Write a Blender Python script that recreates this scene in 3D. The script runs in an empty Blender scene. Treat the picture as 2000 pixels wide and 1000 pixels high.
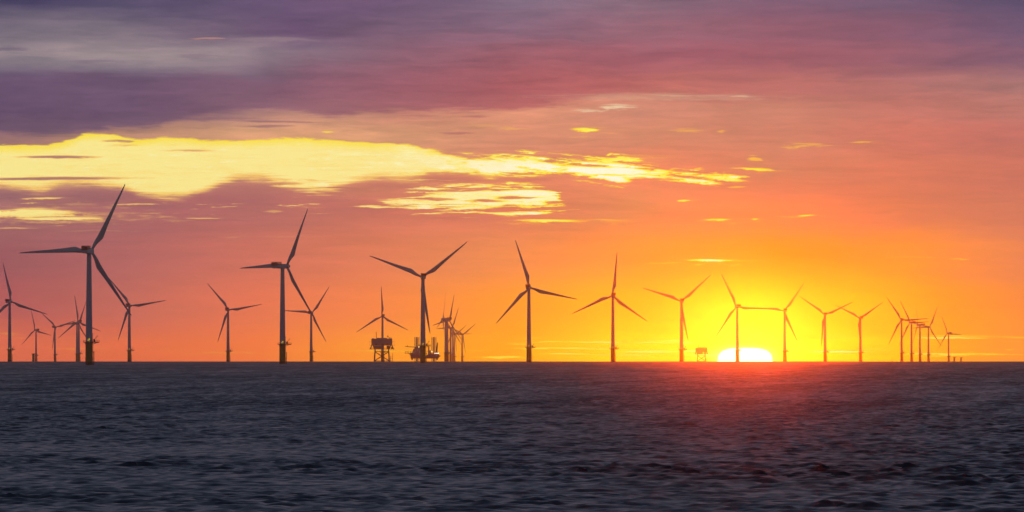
import bpy, bmesh, math, random
import numpy as np
from mathutils import Vector, Matrix, Euler

random.seed(7)
rng = np.random.default_rng(11)
sc = bpy.context.scene
col = sc.collection

# ------------------------------------------------------------------ camera, light, exposure
CAM_H = 7.5                     # a boat's deck above the sea
EARTH = 7.33e6                  # earth radius with refraction: the far bases sink below the horizon
FOC = 11430.0                   # 200 mm lens: pixels per radian on a 2000 px wide picture
DIP = math.sqrt(2 * CAM_H / EARTH)
cam_d = bpy.data.cameras.new('camera')
cam = bpy.data.objects.new('camera', cam_d)
col.objects.link(cam)
cam.location = (0, 0, CAM_H)
cam.rotation_euler = (math.radians(90), 0, 0)
cam_d.sensor_width = 36
cam_d.lens = FOC / 2000 * 36
cam_d.shift_y = (500 - (706 - DIP * FOC)) / -2000
cam_d.clip_start = 1
cam_d.clip_end = 80000
sc.camera = cam
sc.view_settings.view_transform = 'Standard'
sc.view_settings.look = 'None'
sc.view_settings.exposure = 0
sc.view_settings.gamma = 1
sc.render.engine = 'CYCLES'
sc.cycles.max_bounces = 4
sc.cycles.volume_bounces = 0
sc.cycles.use_denoising = True

SUN_AZ = math.atan((1455 - 1000) / FOC)          # right of the view's middle
sun_d = bpy.data.lights.new('sun', 'SUN')
sun_d.energy = 0.045
sun_d.angle = math.radians(0.53)
sun_d.color = (1.0, 0.07, 0.0005)
sun = bpy.data.objects.new('sun', sun_d)
col.objects.link(sun)
SUN_EL = math.radians(0.2)
sun_dir = Vector((math.sin(SUN_AZ) * math.cos(SUN_EL), math.cos(SUN_AZ) * math.cos(SUN_EL), math.sin(SUN_EL)))
sun.rotation_euler = (-sun_dir).to_track_quat('-Z', 'Y').to_euler()
sun.location = (0, 0, 300)


# ------------------------------------------------------------------ small node-expression language
def lin(c):
    return tuple(((v / 255) / 12.92 if v / 255 <= 0.04045 else ((v / 255 + 0.055) / 1.055) ** 2.4) for v in c[:3]) + (1,)


class X:
    """A value socket in a node tree; arithmetic on it adds Math nodes."""
    tree = None
    last = None

    def __init__(s, sock): s.s = sock

    @staticmethod
    def m(op, *a, clamp=False):
        n = X.tree.nodes.new('ShaderNodeMath'); n.operation = op; n.use_clamp = clamp
        for i, v in enumerate(a):
            if isinstance(v, X): X.tree.links.new(v.s, n.inputs[i])
            else: n.inputs[i].default_value = v
        return X(n.outputs[0])
    def __add__(s, o): return X.m('ADD', s, o)
    __radd__ = __add__
    def __sub__(s, o): return X.m('SUBTRACT', s, o)
    def __rsub__(s, o): return X.m('SUBTRACT', o, s)
    def __mul__(s, o): return X.m('MULTIPLY', s, o)
    __rmul__ = __mul__
    def __truediv__(s, o): return X.m('DIVIDE', s, o)
    def pw(s, e): return X.m('POWER', s, e)
    def abs(s): return X.m('ABSOLUTE', s)
    def max(s, o): return X.m('MAXIMUM', s, o)
    def min(s, o): return X.m('MINIMUM', s, o)
    def exp(s): return X.m('EXPONENT', s)
    def sat(s): return X.m('ADD', s, 0.0, clamp=True)


def smooth(v, a, b):
    n = X.tree.nodes.new('ShaderNodeMapRange'); n.interpolation_type = 'SMOOTHSTEP'
    X.tree.links.new(v.s, n.inputs['Value'])
    inv = a > b
    n.inputs['From Min'].default_value = min(a, b); n.inputs['From Max'].default_value = max(a, b)
    n.inputs['To Min'].default_value = 1.0 if inv else 0.0; n.inputs['To Max'].default_value = 0.0 if inv else 1.0
    return X(n.outputs[0])


def vec(x, y, z=0.0):
    n = X.tree.nodes.new('ShaderNodeCombineXYZ')
    for i, v in enumerate((x, y, z)):
        if isinstance(v, X): X.tree.links.new(v.s, n.inputs[i])
        else: n.inputs[i].default_value = v
    return n.outputs[0]


def rgb(r, g, b):
    n = X.tree.nodes.new('ShaderNodeCombineColor')
    for i, v in enumerate((r, g, b)):
        if isinstance(v, X): X.tree.links.new(v.s, n.inputs[i])
        else: n.inputs[i].default_value = v
    return n.outputs[0]


def red(c):
    n = X.tree.nodes.new('ShaderNodeSeparateColor')
    X.tree.links.new(c, n.inputs[0])
    return X(n.outputs[0])


def noise(v, scale=1.0, detail=4.0, rough=0.55, dist=0.0):
    n = X.tree.nodes.new('ShaderNodeTexNoise'); n.noise_dimensions = '3D'
    X.tree.links.new(v, n.inputs['Vector'])
    n.inputs['Scale'].default_value = scale; n.inputs['Detail'].default_value = detail
    n.inputs['Roughness'].default_value = rough; n.inputs['Distortion'].default_value = dist
    return X(n.outputs['Fac'])


def curve(v, pts, handle='AUTO'):
    n = X.tree.nodes.new('ShaderNodeFloatCurve')
    c = n.mapping.curves[0]
    n.mapping.use_clip = False
    pts = sorted(pts)
    while len(c.points) > 2: c.points.remove(c.points[1])
    c.points[0].location = pts[0]; c.points[-1].location = pts[-1]
    for p in pts[1:-1]: c.points.new(*p)
    for p in c.points: p.handle_type = handle
    n.mapping.update()
    X.tree.links.new(v.s, n.inputs['Value'])
    return X(n.outputs[0])


def ramp(v, stops, interp='LINEAR'):
    n = X.tree.nodes.new('ShaderNodeValToRGB')
    e = n.color_ramp.elements
    n.color_ramp.interpolation = interp
    while len(e) > 1: e.remove(e[-1])
    e[0].position = stops[0][0]; e[0].color = stops[0][1]
    for p, c in stops[1:]:
        k = e.new(p); k.color = c
    X.tree.links.new(v.s, n.inputs[0])
    return n.outputs[0]


def mix(f, a, b, mode='MIX'):
    n = X.tree.nodes.new('ShaderNodeMix'); n.data_type = 'RGBA'; n.blend_type = mode; n.clamp_factor = True
    n.clamp_result = False
    for sock, v in ((n.inputs[0], f), (n.inputs[6], a), (n.inputs[7], b)):
        if isinstance(v, X): X.tree.links.new(v.s, sock)
        elif isinstance(v, bpy.types.NodeSocket): X.tree.links.new(v, sock)
        else: sock.default_value = v
    return n.outputs[2]


# ------------------------------------------------------------------ the sky: one procedural sky by direction
PX = math.degrees(1 / FOC)


def U(x): return math.degrees(math.atan((x - 1000) / FOC))           # azimuth in degrees, right positive
def V(y): return (706 - y) * PX                                       # degrees above the sea's horizon


def build_sky():
    w = bpy.data.worlds.new('World'); sc.world = w
    w.use_nodes = True
    t = w.node_tree; t.nodes.clear(); X.tree = t
    L = t.links
    out = t.nodes.new('ShaderNodeOutputWorld')
    bg = t.nodes.new('ShaderNodeBackground')
    L.new(bg.outputs[0], out.inputs[0])
    tc = t.nodes.new('ShaderNodeTexCoord')
    sep = t.nodes.new('ShaderNodeSeparateXYZ'); L.new(tc.outputs['Generated'], sep.inputs[0])
    dx, dy, dz = X(sep.outputs[0]), X(sep.outputs[1]), X(sep.outputs[2])
    u = X.m('ARCTAN2', dx, dy) * (180 / math.pi)
    v = X.m('ARCSINE', dz) * (180 / math.pi) + math.degrees(DIP)

    # slow drift of everything, so that no edge is ruled
    wa = noise(vec(u * 0.45, v * 1.6, 3.0), 1, 4, 0.55) - 0.5
    wb = noise(vec(u * 1.3, v * 9.0, 8.0), 1, 6, 0.62, 0.3) - 0.5
    wc = noise(vec(u * 4.2, v * 24.0, 21.0), 1, 7, 0.68, 0.5) - 0.5
    wd = noise(vec(u * 2.0, v * 55.0, 41.0), 1, 5, 0.6, 0.4) - 0.5      # fine level streaks
    wv = wb * 0.10 + wc * 0.10
    wu = wb * 0.5 + (noise(vec(u * 3.0, v * 14.0, 61.0), 1, 5, 0.6) - 0.5) * 0.5
    vw = v + wa * 0.22 + wb * 0.20
    uw = u + wa * 0.9 + wb * 0.5

    # 1. the veil of cloud: colour by azimuth and height
    G = {
        -30: [(0, (120, 90, 118)), (500, (140, 95, 110)), (1000, (150, 100, 110)), (1500, (140, 92, 112)), (2000, (100, 80, 112))],
        0: [(0, (58, 56, 92)), (250, (82, 76, 106)), (500, (96, 80, 113)), (750, (106, 84, 115)), (1000, (124, 107, 128)), (1250, (126, 102, 118)), (1500, (126, 94, 116)), (1750, (113, 91, 115)), (2000, (82, 74, 104))],
        60: [(0, (118, 108, 123)), (250, (126, 114, 127)), (420, (112, 95, 118)), (600, (99, 78, 110)), (750, (112, 90, 113)), (1000, (130, 102, 123)), (1250, (146, 102, 117)), (1500, (144, 95, 111)), (1750, (129, 89, 108)), (2000, (107, 87, 114))],
        110: [(0, (142, 129, 136)), (250, (157, 142, 145)), (450, (143, 128, 136)), (620, (123, 116, 133)), (800, (126, 97, 117)), (1000, (147, 98, 114)), (1250, (147, 90, 105)), (1500, (150, 92, 104)), (1750, (145, 94, 107)), (2000, (130, 94, 114))],
        170: [(0, (98, 87, 114)), (300, (107, 92, 119)), (500, (109, 89, 113)), (800, (133, 92, 114)), (1000, (147, 88, 101)), (1150, (169, 94, 94)), (1300, (188, 112, 104)), (1500, (181, 111, 105)), (1750, (173, 112, 107)), (2000, (168, 117, 113))],
        215: [(0, (80, 64, 101)), (300, (87, 66, 107)), (450, (154, 113, 120)), (600, (184, 133, 119)), (800, (197, 132, 113)), (1000, (220, 149, 119)), (1250, (200, 136, 115)), (1500, (194, 131, 110)), (1750, (190, 118, 106)), (2000, (188, 121, 110))],
        265: [(0, (150, 110, 110)), (300, (190, 140, 115)), (450, (214, 158, 120)), (700, (222, 160, 120)), (1000, (210, 140, 112)), (1250, (194, 133, 105)), (1500, (196, 130, 107)), (1750, (202, 119, 102)), (2000, (189, 112, 102))],
        340: [(0, (168, 118, 112)), (300, (178, 120, 112)), (500, (188, 124, 108)), (700, (200, 128, 104)), (1000, (216, 134, 100)), (1250, (222, 130, 96)), (1500, (185, 127, 97)), (1750, (209, 122, 94)), (2000, (203, 117, 97))],
        410: [(0, (166, 108, 110)), (300, (168, 98, 103)), (500, (177, 104, 102)), (750, (200, 113, 97)), (1000, (213, 119, 94)), (1250, (203, 138, 90)), (1500, (225, 132, 82)), (1750, (215, 126, 87)), (2000, (208, 122, 95))],
        500: [(0, (153, 87, 97)), (250, (178, 101, 102)), (500, (211, 114, 98)), (750, (228, 127, 92)), (1000, (236, 142, 85)), (1250, (254, 152, 59)), (1500, (255, 140, 35)), (1750, (255, 152, 54)), (2000, (236, 136, 87))],
        600: [(0, (183, 91, 95)), (250, (205, 110, 99)), (500, (242, 122, 88)), (750, (256, 140, 76)), (1000, (255, 161, 42)), (1200, (255, 189, 24)), (1380, (255, 179, 27)), (1500, (255, 185, 27)), (1650, (255, 196, 23)), (1850, (255, 162, 42)), (2000, (248, 147, 64))],
        690: [(0, (245, 118, 83)), (250, (252, 121, 77)), (500, (265, 134, 69)), (750, (274, 172, 43)), (1000, (259, 181, 27)), (1200, (255, 238, 29)), (1350, (255, 236, 35)), (1455, (255, 250, 70)), (1600, (255, 251, 35)), (1750, (255, 210, 27)), (1850, (255, 181, 38)), (2000, (258, 165, 61))],
    }
    un = (uw + 6.0) * (1 / 12.0)
    keys = sorted(G)
    veil = None
    for k in reversed(keys):
        row = ramp(un, [((U(x) + 6) / 12, lin(c)) for x, c in G[k]])
        if veil is None: veil = row
        else: veil = mix(smooth(vw, V(prev), V(k)), veil, row)
        prev = k
    # streaks inside the veil
    st = noise(vec(u * 0.5 + wb * 0.6, v * 5.5 + wa * 2.0, 1.7), 1, 8, 0.62, 0.5)
    st2 = noise(vec(u * 1.2 + 7.0, v * 17.0 + wb * 2.5, 5.1), 1, 7, 0.62, 0.4)
    rid = 1.0 - (noise(vec(u * 0.45 + 3.0, v * 8.0 + wb * 2.0, 77.0), 1, 6, 0.6, 0.6) - 0.5).abs() * 9.0     # thin lit crests
    rid = rid.max(0.0) * smooth(v, 0.9, 2.0)
    lump = noise(vec(u * 1.0 + wb * 1.2, v * 4.0 + wa, 130.0), 1, 9, 0.64, 0.9) - 0.5
    lump = lump * smooth(v, 1.7, 2.5)
    amt = (smooth(v, 0.3, 2.2) * 0.42 + 0.16) * (1.0 - smooth(u, U(1100), U(1500)) * 0.45)
    k = ((st - 0.5) * 1.3 + (st2 - 0.5) * 1.0) * amt + 1.0 + rid * 0.06 + lump * 0.75
    veil = mix(1.0, veil, rgb(k, k * 0.75 + 0.25, k * 0.65 + 0.35), 'MULTIPLY')

    X.last = red(veil)
    # what follows waits for what came before: keeps the shader's stack short
    u = X.m('MULTIPLY_ADD', X.last, 1e-9, u); v = X.m('MULTIPLY_ADD', X.last, 1e-9, v)
    # 2. the dark deck above the gap: ragged lower edge, soft upper edge
    def edge(pts):   # a height curve over azimuth: photo columns and rows give the directions
        return curve((u + 6.0) * (1 / 12.0), [((U(x) + 6) / 12, V(y) / 4) for x, y in pts]) * 4.0

    deck_lo = edge([(-150, 264), (0, 266), (100, 267), (200, 257), (300, 251), (350, 240), (420, 224), (520, 217), (650, 226), (800, 219), (1000, 215), (1100, 203), (1200, 187), (1400, 168), (2150, 140)])
    deck_hi = edge([(-150, 130), (0, 131), (300, 134), (450, 142), (600, 158), (750, 110), (900, 60), (1200, 20), (2150, -40)])
    d1 = v - deck_lo + wa * 0.06 + wb * 0.16 + wc * 0.10 + wd * 0.10
    d2 = deck_hi - v + wa * 0.10 + wb * 0.24 + wd * 0.12
    dtop = smooth(u, U(430), U(620))
    deck = smooth(d1, -0.03, 0.05) * (smooth(d2, -0.02, 0.12) * (1.0 - dtop) + smooth(vw, V(40), V(185)) * dtop) * smooth(u, U(1450), U(1000))

    grag = wc * 2.0 + wd * 1.6
    main, grp = X.tree, bpy.data.node_groups.new('cloud_shred', 'ShaderNodeTree')
    names = ('u', 'v', 'wu', 'wv', 'ragged', 'last', 'cx', 'irx', 'ragx', 'cy', 'lean', 'ragv', 'iry', 'rag', 'soft', 'strength', 'so_far')
    for nm in names: grp.interface.new_socket(nm, in_out='INPUT', socket_type='NodeSocketFloat')
    grp.interface.new_socket('mask', in_out='OUTPUT', socket_type='NodeSocketFloat')
    X.tree = grp
    gi = grp.nodes.new('NodeGroupInput'); go = grp.nodes.new('NodeGroupOutput')
    p = {nm: X(gi.outputs[i]) for i, nm in enumerate(names)}
    uu = X.m('MULTIPLY_ADD', p['last'], 1e-9, p['u'])        # one shred after the other: keeps the shader's stack short
    ga = (uu - p['cx'] + p['wu'] * p['ragx']) * p['irx']
    gb = (ga * p['lean'] - p['cy'] + p['v'] + p['wv'] * p['ragv']) * p['iry']
    ge = 1.0 - ga.abs().pw(1.5) - gb * gb + p['ragged'] * p['rag']
    mr = grp.nodes.new('ShaderNodeMapRange'); mr.interpolation_type = 'SMOOTHSTEP'
    grp.links.new(ge.s, mr.inputs['Value']); grp.links.new(p['soft'].s, mr.inputs['From Max'])
    grp.links.new((X(mr.outputs[0]) * p['strength']).max(p['so_far']).s, go.inputs[0])
    X.tree = main

    def wisp(cx, cy, rx, ry, k=1.0, tilt=0.0, rag=1.0, soft=1.0, acc=None):
        """A drifting shred: centre, half width, half height, strength, lean, raggedness; the larger of it and ACC."""
        n = main.nodes.new('ShaderNodeGroup'); n.node_tree = grp
        for i, q in enumerate((u, v, wu, wv, grag, X.last)):
            if q is not None: L.new(q.s, n.inputs[i])
        for i, q in enumerate((U(cx), 1 / (rx * PX), 0.22 * rag * min(1.0, rx / 40), V(cy), tilt * ry * PX, 0.55 * rag, 1 / (ry * PX), rag, soft, k)):
            n.inputs[6 + i].default_value = q
        if acc is not None: L.new(acc.s, n.inputs[16])
        X.last = X(n.outputs[0])
        return X.last

    shred = None
    for a in [(530, 238, 130, 2.6, .75, .9, .4), (520, 247, 65, 3.4, .7, -.3, .5), (895, 259, 42, 3.0, .6, 0, .6), (420, 232, 120, 5, .6, 0, 1.), (820, 226, 60, 2.5, .5, 0, .6), (930, 228, 40, 3, .7, 0, .6)]:
        shred = wisp(*a, acc=shred)
    deck = deck.max(shred)
    deck_c = ramp((u + 6.0) * (1 / 12.0), [((U(x) + 6) / 12, lin(c)) for x, c in
                  [(-100, (94, 74, 104)), (250, (104, 80, 108)), (500, (122, 87, 109)), (750, (150, 92, 106)), (1000, (168, 92, 98)), (1250, (172, 98, 100))]])
    kd = (st - 0.5) * 0.7 + (st2 - 0.5) * 0.55 + 1.0 + rid * 0.12 + lump * 0.6
    deck_c = mix(1.0, deck_c, rgb(kd, kd * 0.85 + 0.15, kd * 0.7 + 0.3), 'MULTIPLY')
    sky = mix(deck * 0.88, veil, deck_c)
    X.last = red(sky)
    u = X.m('MULTIPLY_ADD', X.last, 1e-9, u); v = X.m('MULTIPLY_ADD', X.last, 1e-9, v)

    # purple-grey banks round the gap
    bank = None
    for a in [(490, 388, 130, 30, .6, 0, .5), (175, 386, 150, 17, .7, 0, .6), (20, 384, 95, 14, .75, 0, .7), (300, 404, 150, 11, .6, 0, .8), (60, 438, 240, 7, .45, 0, .7), (640, 388, 130, 14, .4, 0, .9),
              (875, 350, 110, 8, .6, 0, .7), (1030, 352, 95, 7, .55, 0, .7), (760, 362, 90, 9, .45, 0, .8), (250, 452, 260, 7, .4, 0, .8), (700, 410, 150, 8, .4, 0, 1.), (420, 430, 160, 5, .4, 0, .9), (140, 472, 220, 5, .35, 0, .8), (560, 440, 140, 4, .3, 0, .9), (900, 426, 110, 5, .4, 0, .8)]:
        bank = wisp(*a, 1.3, acc=bank)
    sky = mix(bank, sky, ramp((u + 6.0) * (1 / 12.0), [((U(x) + 6) / 12, lin(c)) for x, c in [(0, (134, 88, 104)), (500, (158, 94, 100)), (1000, (192, 104, 98))]]))
    X.last = red(sky)
    u = X.m('MULTIPLY_ADD', X.last, 1e-9, u); v = X.m('MULTIPLY_ADD', X.last, 1e-9, v)
    # 3. light through the gaps
    hi = edge([(-150, 287), (0, 285), (100, 282), (150, 268), (165, 262), (220, 262), (260, 272), (330, 267), (420, 273), (600, 270), (700, 277), (800, 282), (840, 291), (900, 305), (950, 304), (1000, 299), (1100, 310), (1180, 313), (1210, 309), (1240, 316), (1300, 327), (1400, 338), (1450, 345), (1500, 352), (2150, 420)])
    lo = edge([(-150, 368), (0, 368), (50, 372), (80, 374), (110, 367), (150, 361), (200, 362), (240, 369), (270, 381), (300, 387), (340, 389), (390, 380), (420, 366), (445, 357), (480, 352), (515, 353), (540, 361), (580, 372), (640, 374), (690, 360), (730, 352), (800, 352), (850, 344), (920, 342), (965, 352), (1000, 346), (1100, 349), (1160, 360), (1200, 362), (1250, 353), (1300, 351), (1380, 359), (1430, 352), (1480, 340), (1520, 334), (2150, 330)])
    right = smooth(u, U(700), U(1050))
    stripy = smooth((u - U(610)).abs(), 0.5, 0.15)
    up = (hi - v) + wb * 0.05 + wc * 0.085 + wd * 0.02
    dn = (v - lo) + wb * 0.16 + wc * 0.06 + wd * (stripy * 0.28 + 0.10)
    gap = smooth(up, -0.01, 0.035) * smooth(dn, -0.05, 0.11)
    # to the right the gap breaks up into filaments
    fil = noise(vec(u * 1.1 + wu * 0.5, v * 17.0 + wc * 1.2 + u * 1.5, 90.0), 1, 8, 0.66, 0.5) - 0.5
    gr = (up * 11.0).min(dn * 11.0) + fil * 4.4 + wc * 1.6 + 0.25
    gapr = smooth(gr, 0.0, 1.3)
    gap = gap * (1.0 - right) + gapr * right
    # broken gap below the main one
    hi2 = edge([(-150, 400), (700, 400), (780, 386), (830, 368), (900, 358), (980, 353), (1050, 357), (1085, 376), (1120, 420), (2150, 440)])
    lo2 = edge([(-150, 395), (700, 396), (780, 398), (850, 413), (950, 417), (1040, 413), (1080, 400), (1120, 396), (2150, 400)])
    fil2 = noise(vec(u * 1.5 + 9.0, v * 30.0 + wc * 1.4, 120.0), 1, 8, 0.62, 0.5) - 0.5
    g2 = ((hi2 - v) * 11.0).min((v - lo2) * 11.0) + fil2 * 8.0 + wc * 2.0 + 0.25
    gap2 = smooth(g2, 0.0, 1.4) * 0.92

    bright = gap.max(gap2)
    for a in [(1140, 254, 42, 5.0, 0.75, 0, 0.8), (1405, 429.5, 40, 3.4, 0.62, 0, .7), (1335, 392, 17, 3.6, 0.7), (1070, 431, 95, 3.6, 0.7, .3, .5), (1180, 430, 60, 1.6, .3, 0, .5),
              (1383, 509, 62, 3.6, 1.0, 0, 0.6), (1300, 514, 60, 2.4, 0.3), (1580, 421, 24, 2.6, 0.5), (1474, 429, 12, 2.6, 0.45), (1550, 424, 60, 1.8, .2),
              (1575, 284, 60, 7, 0.26, 0, 1.6), (1540, 288, 30, 3, 0.22, 0, 1.3), (1682, 279, 32, 2.4, 0.34, 0, .6), (1475, 330, 50, 5, 0.55, 0, 1.1), (1340, 255, 56, 6, 0.22, 0, 1.2),
              (1408, 257, 16, 2.5, 0.26), (1215, 312, 52, 5, 0.8, .5), (1472, 311, 20, 9, .34, 0, 1.8), (1240, 306, 110, 7, .16, 0, 1.3), (1190, 302, 10, 3, .55, -1.2, .6), (1440, 366, 30, 3, .3, 0, 1.2),
              (40, 417, 170, 11, 1.0, 0, .7), (120, 427.5, 140, 3.4, .85, 0, .5), (85, 388, 50, 3, .5, 0, 1.), (265, 400, 60, 2.5, .4, 0, .9), (20, 447, 75, 2.0, 0.35, 0, .6), (640, 361, 70, 6, 0.5, 0, 1.8), (535, 413, 26, 3.4, 0.28), (400, 427, 60, 1.8, 0.38, 0, .5), (560, 462, 110, 2.2, 0.14), (470, 463, 70, 2, .15),
              (190, 452, 130, 2.4, .16, 0, .7), (1000, 250, 60, 3, .22, 0, 1.6), (940, 247, 40, 4, .14, 0, 1.6), (640, 258, 14, 2, .4), (1790, 503, 90, 2.0, .24, .6, .6), (1870, 506, 30, 2, .3)]:
        bright = wisp(*a, acc=bright)
        if a[4] >= 0.3: bright = wisp(a[0] + a[2] * 0.35, a[1] + a[3] * 0.3, a[2] * 1.9, a[3] * 2.3, a[4] * 0.3, 0, 1.9, 1.6, bright)
    # dark lens clouds drifting in front of the gap
    dark = None
    for a in [(118, 308, 118, 4.2, .95, 0, .45), (372, 295, 74, 3.2, .7, .2, .5), (90, 350, 260, 4.6, .95, -.5, .35), (232, 277, 46, 4, .85), (700, 271, 92, 4.6, .9, -.3, .5),
              (245, 284.5, 46, 2.2, .6), (880, 346, 120, 7, .95, 0, .7), (720, 362, 80, 6, .8, 0, .9), (560, 358, 60, 4, .7, 0, 1.), (1065, 351, 70, 5, .9, 0, .7), (1345, 346, 50, 3.5, .7), (610, 352, 50, 2, .5), (1010, 385, 60, 3.4, .9, 0, .8), (950, 393, 55, 4.4, .9, 0, .8), (1000, 404, 60, 3, .8),
              (190, 411, 110, 4.5, .85, .3, .6), (5, 409, 40, 5, .8, 0, .9), (1020, 353, 85, 4.5, .85, 0, .6), (1195, 342, 60, 2.2, .5, 0, .7), (860, 388, 40, 3, .8)]:
        dark = wisp(*a, acc=dark)
    bright = bright * (1.0 - dark)

    X.last = bright
    u = X.m('MULTIPLY_ADD', X.last, 1e-9, u); v = X.m('MULTIPLY_ADD', X.last, 1e-9, v)
    # low streaks above the horizon
    lowm = smooth(v, V(640), V(668)) * smooth(v, V(712), V(690))
    n1 = noise(vec(u * 0.9, v * 22.0, 14.0), 1, 7, 0.6, 0.6)
    n1 = smooth(n1 + wb * 0.35, 0.50, 0.70)
    lowa = curve((u + 6.0) * (1 / 12.0), [((U(x) + 6) / 12, y) for x, y in [(-150, .12), (0, .14), (400, .1), (700, .16), (900, .45), (1000, .75), (1500, .9), (1800, .7), (2000, .55), (2150, .4)]])
    low = n1 * lowa * lowm
    for a in [(1120, 681, 175, 3.4, .62, 0, .8), (1290, 687, 120, 3.4, .8, 0, .7), (1640, 687, 110, 1.9, 1.0, 0, .35), (1360, 685.5, 90, 1.9, 1.0, 0, .35), (1850, 660, 110, 2.6, .75, 0, .5), (1850, 692, 200, 3.2, .6, 0, .7), (980, 698, 75, 4.5, .65, 0, 1), (1030, 660, 50, 2, .3), (1950, 683, 60, 2, .4),
              (760, 686, 160, 2.5, .32, 0, .5), (420, 690, 140, 2.6, .2), (150, 680, 110, 2.4, .16), (10, 652, 60, 3, .2), (50, 660, 60, 2, .15)]:
        low = wisp(*a, acc=low)
    bright = bright.max(low)

    X.last = bright
    u = X.m('MULTIPLY_ADD', X.last, 1e-9, u); v = X.m('MULTIPLY_ADD', X.last, 1e-9, v)
    # colour of the light: yellow rims, pale depths on the left; orange to white-hot on the right
    interior = noise(vec(u * 2.0, v * 10.0, 33.0), 1, 6, 0.65, 0.5)
    rim = smooth(up, 0.11, 0.0) * smooth(v, V(330), V(300)) * (1.0 - right)
    puff = smooth(noise(vec(u * 2.6, v * 13.0, 55.0), 1, 7, 0.7) + smooth(u, U(500), U(900)) * 0.1, 0.56, 0.72)
    paleL = mix(puff, lin((255, 237, 148)), lin((255, 251, 190)))
    gcl = ramp(bright, [(0.0, lin((240, 170, 110))), (0.5, lin((252, 206, 112))), (1.0, lin((255, 241, 160)))])
    gcl = mix(smooth(bright, 0.6, 1.0), gcl, paleL)
    gcl = mix(smooth(interior + wd * 0.5, 0.52, 0.36) * 0.38, gcl, lin((252, 220, 112)))
    gcl = mix(rim * 0.85, gcl, lin((255, 228, 52)))
    hot = bright + (interior - 0.5) * 0.55 + fil * 0.5
    glare = ramp(hot, [(0.0, lin((255, 186, 50))), (0.3, lin((255, 212, 44))), (0.55, lin((255, 242, 62))), (0.8, lin((255, 250, 120))), (1.0, lin((255, 255, 225)))])
    gc = mix(smooth(u, U(700), U(1150)), gcl, glare)
    gc = mix(smooth(v, V(640), V(560)), glare, gc)
    sky = mix(smooth(bright, 0.0, 0.55), sky, gc)
    X.last = red(sky)
    u = X.m('MULTIPLY_ADD', X.last, 1e-9, u); v = X.m('MULTIPLY_ADD', X.last, 1e-9, v)
    # pale washed patch in the veil
    pale = None
    for a in [(1205, 209, 50, 6, 1.0, .4, 1.3, 1.6), (1150, 216, 50, 2.5, .5), (1320, 186, 150, 2.0, .32, 0, .8), (1445, 188, 30, 2, .4), (1300, 190, 300, 10, .16, 0, 1.)]:
        pale = wisp(*a, acc=pale)
    sky = mix(pale, sky, lin((240, 220, 176)))
    sky = mix(wisp(22, 97, 50, 7, .6, 0, 1.2), sky, lin((100, 86, 112)))
    sky = mix(wisp(200, 122, 90, 4, .4, 0, 1.2), sky, lin((112, 96, 118)))
    sky = mix(wisp(390, 112, 60, 8, .35, 0, 1.4), sky, lin((116, 98, 118)))
    sky = mix(wisp(412, 76, 44, 2.6, .5), sky, lin((214, 150, 130)))
    sky = mix(wisp(540, 78, 130, 6, .35, 0, 1.3), sky, lin((166, 142, 144)))

    # 4. the sun, flattened on the horizon, and the glow round it
    sx = (u - U(1455)).abs() * (1 / (53 * PX)); sy = (v - V(707)).abs() * (1 / (27.5 * PX))
    sd = (sx.pw(2.9) + sy.pw(2.9)) + wc * 0.35 + wd * 0.25
    sky = mix(smooth(sd, 2.6, 0.9) * 0.75, sky, (1.5, 1.25, 0.22, 1))
    sky = mix(smooth(sd, 1.18, 0.86), sky, (2.8, 2.4, 1.75, 1))

    # 5. the rest of the dome: dusk blue-grey overhead and behind, by the Sky Texture and a cloud veil
    nis = t.nodes.new('ShaderNodeTexSky'); nis.sky_type = 'NISHITA'; nis.sun_disc = False
    nis.sun_elevation = math.radians(0.3); nis.sun_rotation = SUN_AZ
    nis.dust_density = 2.0
    el = X.m('ARCSINE', dz) * (180 / math.pi)
    cl = noise(tc.outputs['Generated'], 3.0, 5, 0.6, 0.3)
    cl = (cl - 0.5) * 0.7 + 1.0
    front = ramp(smooth(el, 0.0, 60.0), [(0.0, (0.185, 0.160, 0.235, 1)), (0.25, (0.122, 0.150, 0.225, 1)), (1.0, (0.062, 0.088, 0.155, 1))])
    back = ramp(smooth(el, 0.0, 60.0), [(0.0, (0.085, 0.085, 0.135, 1)), (0.25, (0.068, 0.088, 0.15, 1)), (1.0, (0.062, 0.088, 0.155, 1))])
    base = mix(smooth(dy, -0.4, 0.7), back, front)
    base = mix(1.0, base, rgb(cl, cl, cl), 'MULTIPLY')
    nv = mix(1.0, nis.outputs[0], (NISH,) * 3 + (1,), 'MULTIPLY')
    dome = mix(1.0, base, nv, 'ADD')
    inside = smooth(el, 7.0, 3.2) * smooth(u.abs(), 16.0, 6.0)
    sky = mix(inside, dome, sky)
    # below the horizon nothing but the dusk tone
    L.new(sky, bg.inputs[0])
    bg.inputs[1].default_value = 1.0
    w.cycles.sampling_method = 'MANUAL'
    w.cycles.sample_map_resolution = 1024


NISH = 0.02
build_sky()


# ------------------------------------------------------------------ materials
def material(name, color, rough=0.5, metal=0.0, var=0.12, scale=0.6, emit=None, spec=0.5):
    m = bpy.data.materials.new(name); m.use_nodes = True
    t = m.node_tree; X.tree = t
    b = t.nodes['Principled BSDF']
    b.inputs['Roughness'].default_value = rough; b.inputs['Metallic'].default_value = metal
    b.inputs['Specular IOR Level'].default_value = spec
    tc = t.nodes.new('ShaderNodeTexCoord')
    n = noise(tc.outputs['Object'], scale, 5, 0.6)
    k = (n - 0.5) * (2 * var) + 1.0
    c = mix(1.0, tuple(color) + (1,), vec(k, k, k), 'MULTIPLY')
    t.links.new(c, b.inputs['Base Color'])
    if emit:
        b.inputs['Emission Color'].default_value = tuple(emit[:3]) + (1,)
        b.inputs['Emission Strength'].default_value = emit[3]
    return m


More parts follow.
